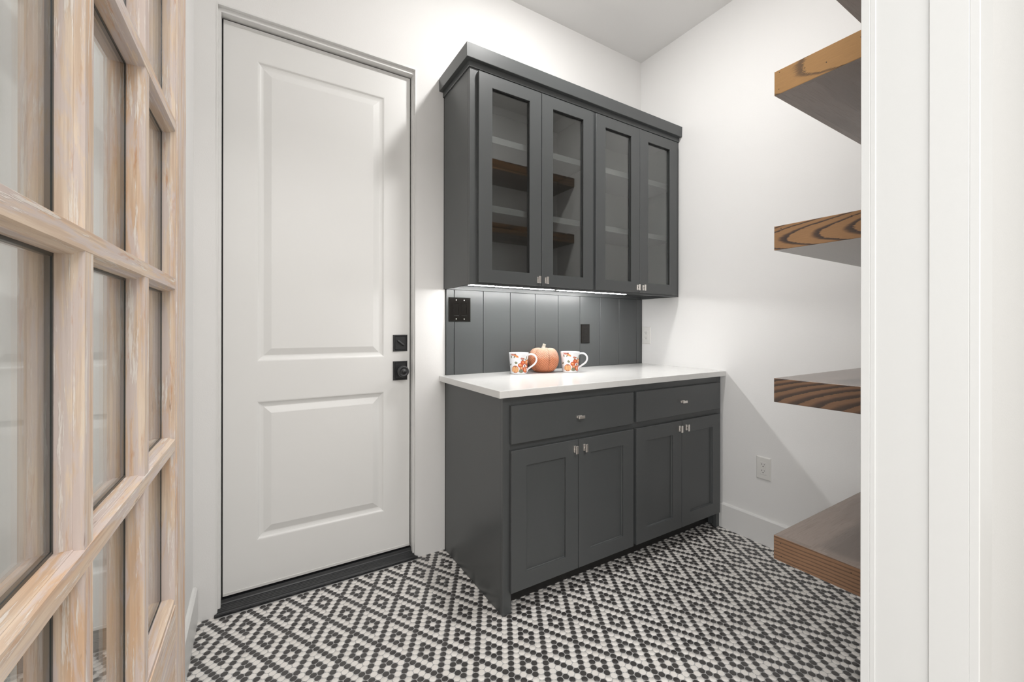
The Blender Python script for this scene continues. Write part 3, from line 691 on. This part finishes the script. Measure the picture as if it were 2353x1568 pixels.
# ------------------------------------------------------------------ things on the counter
ZC = .9142
MR0, MR1, MH = .0445, .0545, .1150
def mug_r(z): return MR0+(MR1-MR0)*(max(0, z)/MH)**1.15
def make_mug(loc, face, label):
    e = empty('mug', loc, face)     # local -y faces the camera, +x is the handle side
    bm = bmesh.new()
    prof = [(0, .0035), (MR0-.006, .0035), (MR0-.004, 0), (MR0-.001, .0006), (MR0+.0006, .004)]
    prof += [(mug_r(z), z) for z in (.012, .03, .05, .07, .09, .105)] + [(MR1, MH-.002), (MR1-.0012, MH), (MR1-.003, MH-.0008), (MR1-.0042, MH-.004)]
    prof += [(mug_r(z)-.004, z) for z in (.09, .06, .03, .012)] + [(MR0-.010, .007), (0, .0065)]
    lathe(bm, prof, 64); link('body', fix(bm), 'ceramic_white', e, smooth=True)
    bm = bmesh.new(); hp = [(.047, .098), (.056, .104), (.068, .106), (.082, .102), (.093, .091), (.0965, .077), (.093, .063), (.084, .051), (.071, .041), (.058, .032), (.048, .023), (.043, .012)]
    P = []
    for i in range(len(hp)-1):
        p0, p1, p2, p3 = [hp[max(0, min(len(hp)-1, j))] for j in (i-1, i, i+1, i+2)]
        for s_ in range(4):
            u = s_/4; P.append(tuple(.5*((2*p1[c])+(-p0[c]+p2[c])*u+(2*p0[c]-5*p1[c]+4*p2[c]-p3[c])*u*u+(-p0[c]+3*p1[c]-3*p2[c]+p3[c])*u**3) for c in (0, 1)))
    P.append(hp[-1]); tube(bm, [(x, 0, z) for x, z in P], .0075, .0052, 14, side=(0, 1, 0)); link('handle', fix(bm), 'ceramic_white', e, smooth=True)
    # printed autumn pattern, wrapped on the body
    names = ['print_red', 'print_orange', 'print_yellow', 'print_tan', 'print_brown', 'print_green', 'print_pink', 'print_rust']
    bm = bmesh.new(); lay = [0]
    K = .000141; CXp, CYp = 520, 1255
    def ell(cx, cy, rx, ry, ang, m, n=16, wav=0):
        lay[0] += 1; off = .00015+.000012*lay[0]; ca, sa = math.cos(math.radians(ang)), math.sin(math.radians(ang))
        rings_ = []
        for q in (0, .5, 1):
            row = []
            for i in range(n if q else 1):
                t_ = 2*PI*i/n; w_ = 1+wav*math.sin(5*t_)
                dx, dy = q*rx*w_*math.cos(t_), q*ry*w_*math.sin(t_)
                X = cx+dx*ca-dy*sa; Yp = cy+dx*sa+dy*ca
                s_ = (X-CXp)*K; z = (CYp-Yp)*K; z = min(max(z, .004), MH-.004); r = mug_r(z)+off
                ss = max(-.999, min(.999, s_/r)); th = math.asin(ss)
                row.append(bm.verts.new((r*math.sin(th), -r*math.cos(th), z)))
            rings_.append(row)
        mi = names.index(m)
        for i in range(n):
            j = (i+1) % n
            f = bm.faces.new((rings_[0][0], rings_[1][i], rings_[1][j])); f.material_index = mi
            f = bm.faces.new((rings_[1][i], rings_[2][i], rings_[2][j], rings_[1][j])); f.material_index = mi
    ell(620, 1130, 85, 75, 0, 'print_green', wav=.15); ell(430, 815, 55, 45, 30, 'print_green', wav=.2); ell(225, 890, 22, 45, 20, 'print_green', wav=.2)
    ell(300, 500, 85, 42, 15, 'print_pink', wav=.12); ell(250, 590, 20, 60, -10, 'print_green'); ell(365, 590, 22, 45, 25, 'print_green')
    ell(440, 560, 95, 40, 28, 'print_orange', wav=.12); ell(395, 485, 42, 32, 0, 'print_brown', wav=.1); ell(430, 575, 60, 12, 28, 'print_yellow')
    ell(820, 640, 16, 85, 12, 'print_green'); ell(860, 700, 12, 60, 40, 'print_green'); ell(790, 700, 12, 50, -35, 'print_green')
    ell(650, 655, 50, 38, 10, 'print_pink', wav=.15); ell(715, 665, 36, 30, 0, 'print_rust', wav=.15); ell(670, 720, 34, 26, 0, 'print_green')
    ell(400, 1060, 132, 140, 0, 'print_rust')
    for dx, rx, m in ((-95, 34, 'print_tan'), (90, 36, 'print_tan'), (-52, 30, 'print_yellow'), (48, 32, 'print_yellow'), (0, 26, 'print_tan')): ell(400+dx, 1065, rx, 124-abs(dx)*.35, dx*-.12, m)
    for dx in (-72, -26, 24, 70): ell(400+dx, 1065, 5, 112-abs(dx)*.45, dx*-.12, 'print_rust')
    ell(405, 960, 14, 32, 0, 'print_brown')
    ell(690, 805, 86, 88, -30, 'print_red'); ell(815, 805, 62, 100, 10, 'print_rust'); ell(775, 1085, 88, 110, -8, 'print_red'); ell(600, 910, 100, 84, 10, 'print_red'); ell(640, 1010, 78, 62, -35, 'print_rust'); ell(845, 950, 40, 90, 0, 'print_red')
    ell(815, 795, 30, 72, 10, 'print_orange'); ell(812, 785, 14, 48, 10, 'print_yellow'); ell(695, 795, 34, 46, -30, 'print_orange'); ell(590, 900, 62, 42, 12, 'print_orange'); ell(578, 888, 32, 20, 12, 'print_yellow')
    ell(640, 1005, 48, 34, -35, 'print_tan'); ell(762, 1085, 34, 84, -8, 'print_orange'); ell(758, 1085, 17, 56, -8, 'print_tan'); ell(812, 965, 34, 28, 0, 'print_tan'); ell(752, 935, 24, 46, 0, 'print_brown')
    link('printed_pumpkins', bm, names, e)
    tag(e, label, 'mug', 'white mugs printed with pumpkins'); return e
def face_angle(x, y, extra=0):   # rotate so local -y looks at the camera
    d = Vector((CAM.x-x, CAM.y-y)); return math.atan2(d.y, d.x)+PI/2+extra
make_mug((-1.116, -.135, ZC), face_angle(-1.116, -.135, -.03), 'white pumpkin-print mug on the counter in front of the orange pumpkin')
make_mug((-.815, -.205, ZC), face_angle(-.815, -.205, .10), 'white pumpkin-print mug standing alone on the right of the orange pumpkin')

pk = empty('ceramic_pumpkin', (-.945, -.128, ZC), face_angle(-.945, -.128)-PI/2-.12); tag(pk, 'orange ceramic pumpkin with carved herringbone ribs between the two mugs', 'pumpkin')
bm = bmesh.new(); NL, PH, PR = 6, .153, .0905; na, nv_ = NL*16, 36
uvl = bm.loops.layers.uv.new('UVMap'); grid = []
for jv in range(nv_+1):
    v = jv/nv_; th = PI*(v)
    base = math.sin(th)**.78; row = []
    for ia in range(na):
        ph = 2*PI*ia/na; u = (ia/na*NL) % 1; lob = abs(math.sin(PI*u))**.38
        r = PR*base*(.88+.12*lob)*(1+.02*math.sin(ph*2+1))
        z = PH*(.5-.5*math.cos(th)) - .017*math.exp(-((1-v)/.13)**2) + .010*math.exp(-(v/.10)**2) + .006*lob*v*math.sin(th)
        row.append((Vector((r*math.cos(ph+PI/NL*1.0), r*math.sin(ph+PI/NL*1.0), z)), ia/na*NL, v))
    grid.append(row)
zmin = min(c[0].z for row in grid for c in row)
for row in grid:
    for c in row: c[0].z -= zmin
bv = [[bm.verts.new(c[0]) for c in row] for row in grid]
for jv in range(nv_):
    for ia in range(na):
        i2 = (ia+1) % na; f = bm.faces.new((bv[jv][ia], bv[jv][i2], bv[jv+1][i2], bv[jv+1][ia]))
        us = [grid[jv][ia][1], grid[jv][ia][1]+NL/na, grid[jv][ia][1]+NL/na, grid[jv][ia][1]]; vv = [jv/nv_, jv/nv_, (jv+1)/nv_, (jv+1)/nv_]
        for lp, uu, vq in zip(f.loops, us, vv): lp[uvl].uv = (uu, vq)
link('body', fix(bm), 'pumpkin_skin', pk, smooth=True)
bm = bmesh.new(); tube(bm, [(0, 0, .108), (0, 0, .120), (0, 0, .130), (0, .001, .142), (0, .0035, .152), (0, .005, .158)], [.036, .024, .014, .0098, .0088, .0095], [.036, .024, .014, .0098, .0088, .0095], 12, side=(1, 0, 0))
link('stem', fix(bm), 'pumpkin_stem', pk, smooth=True)
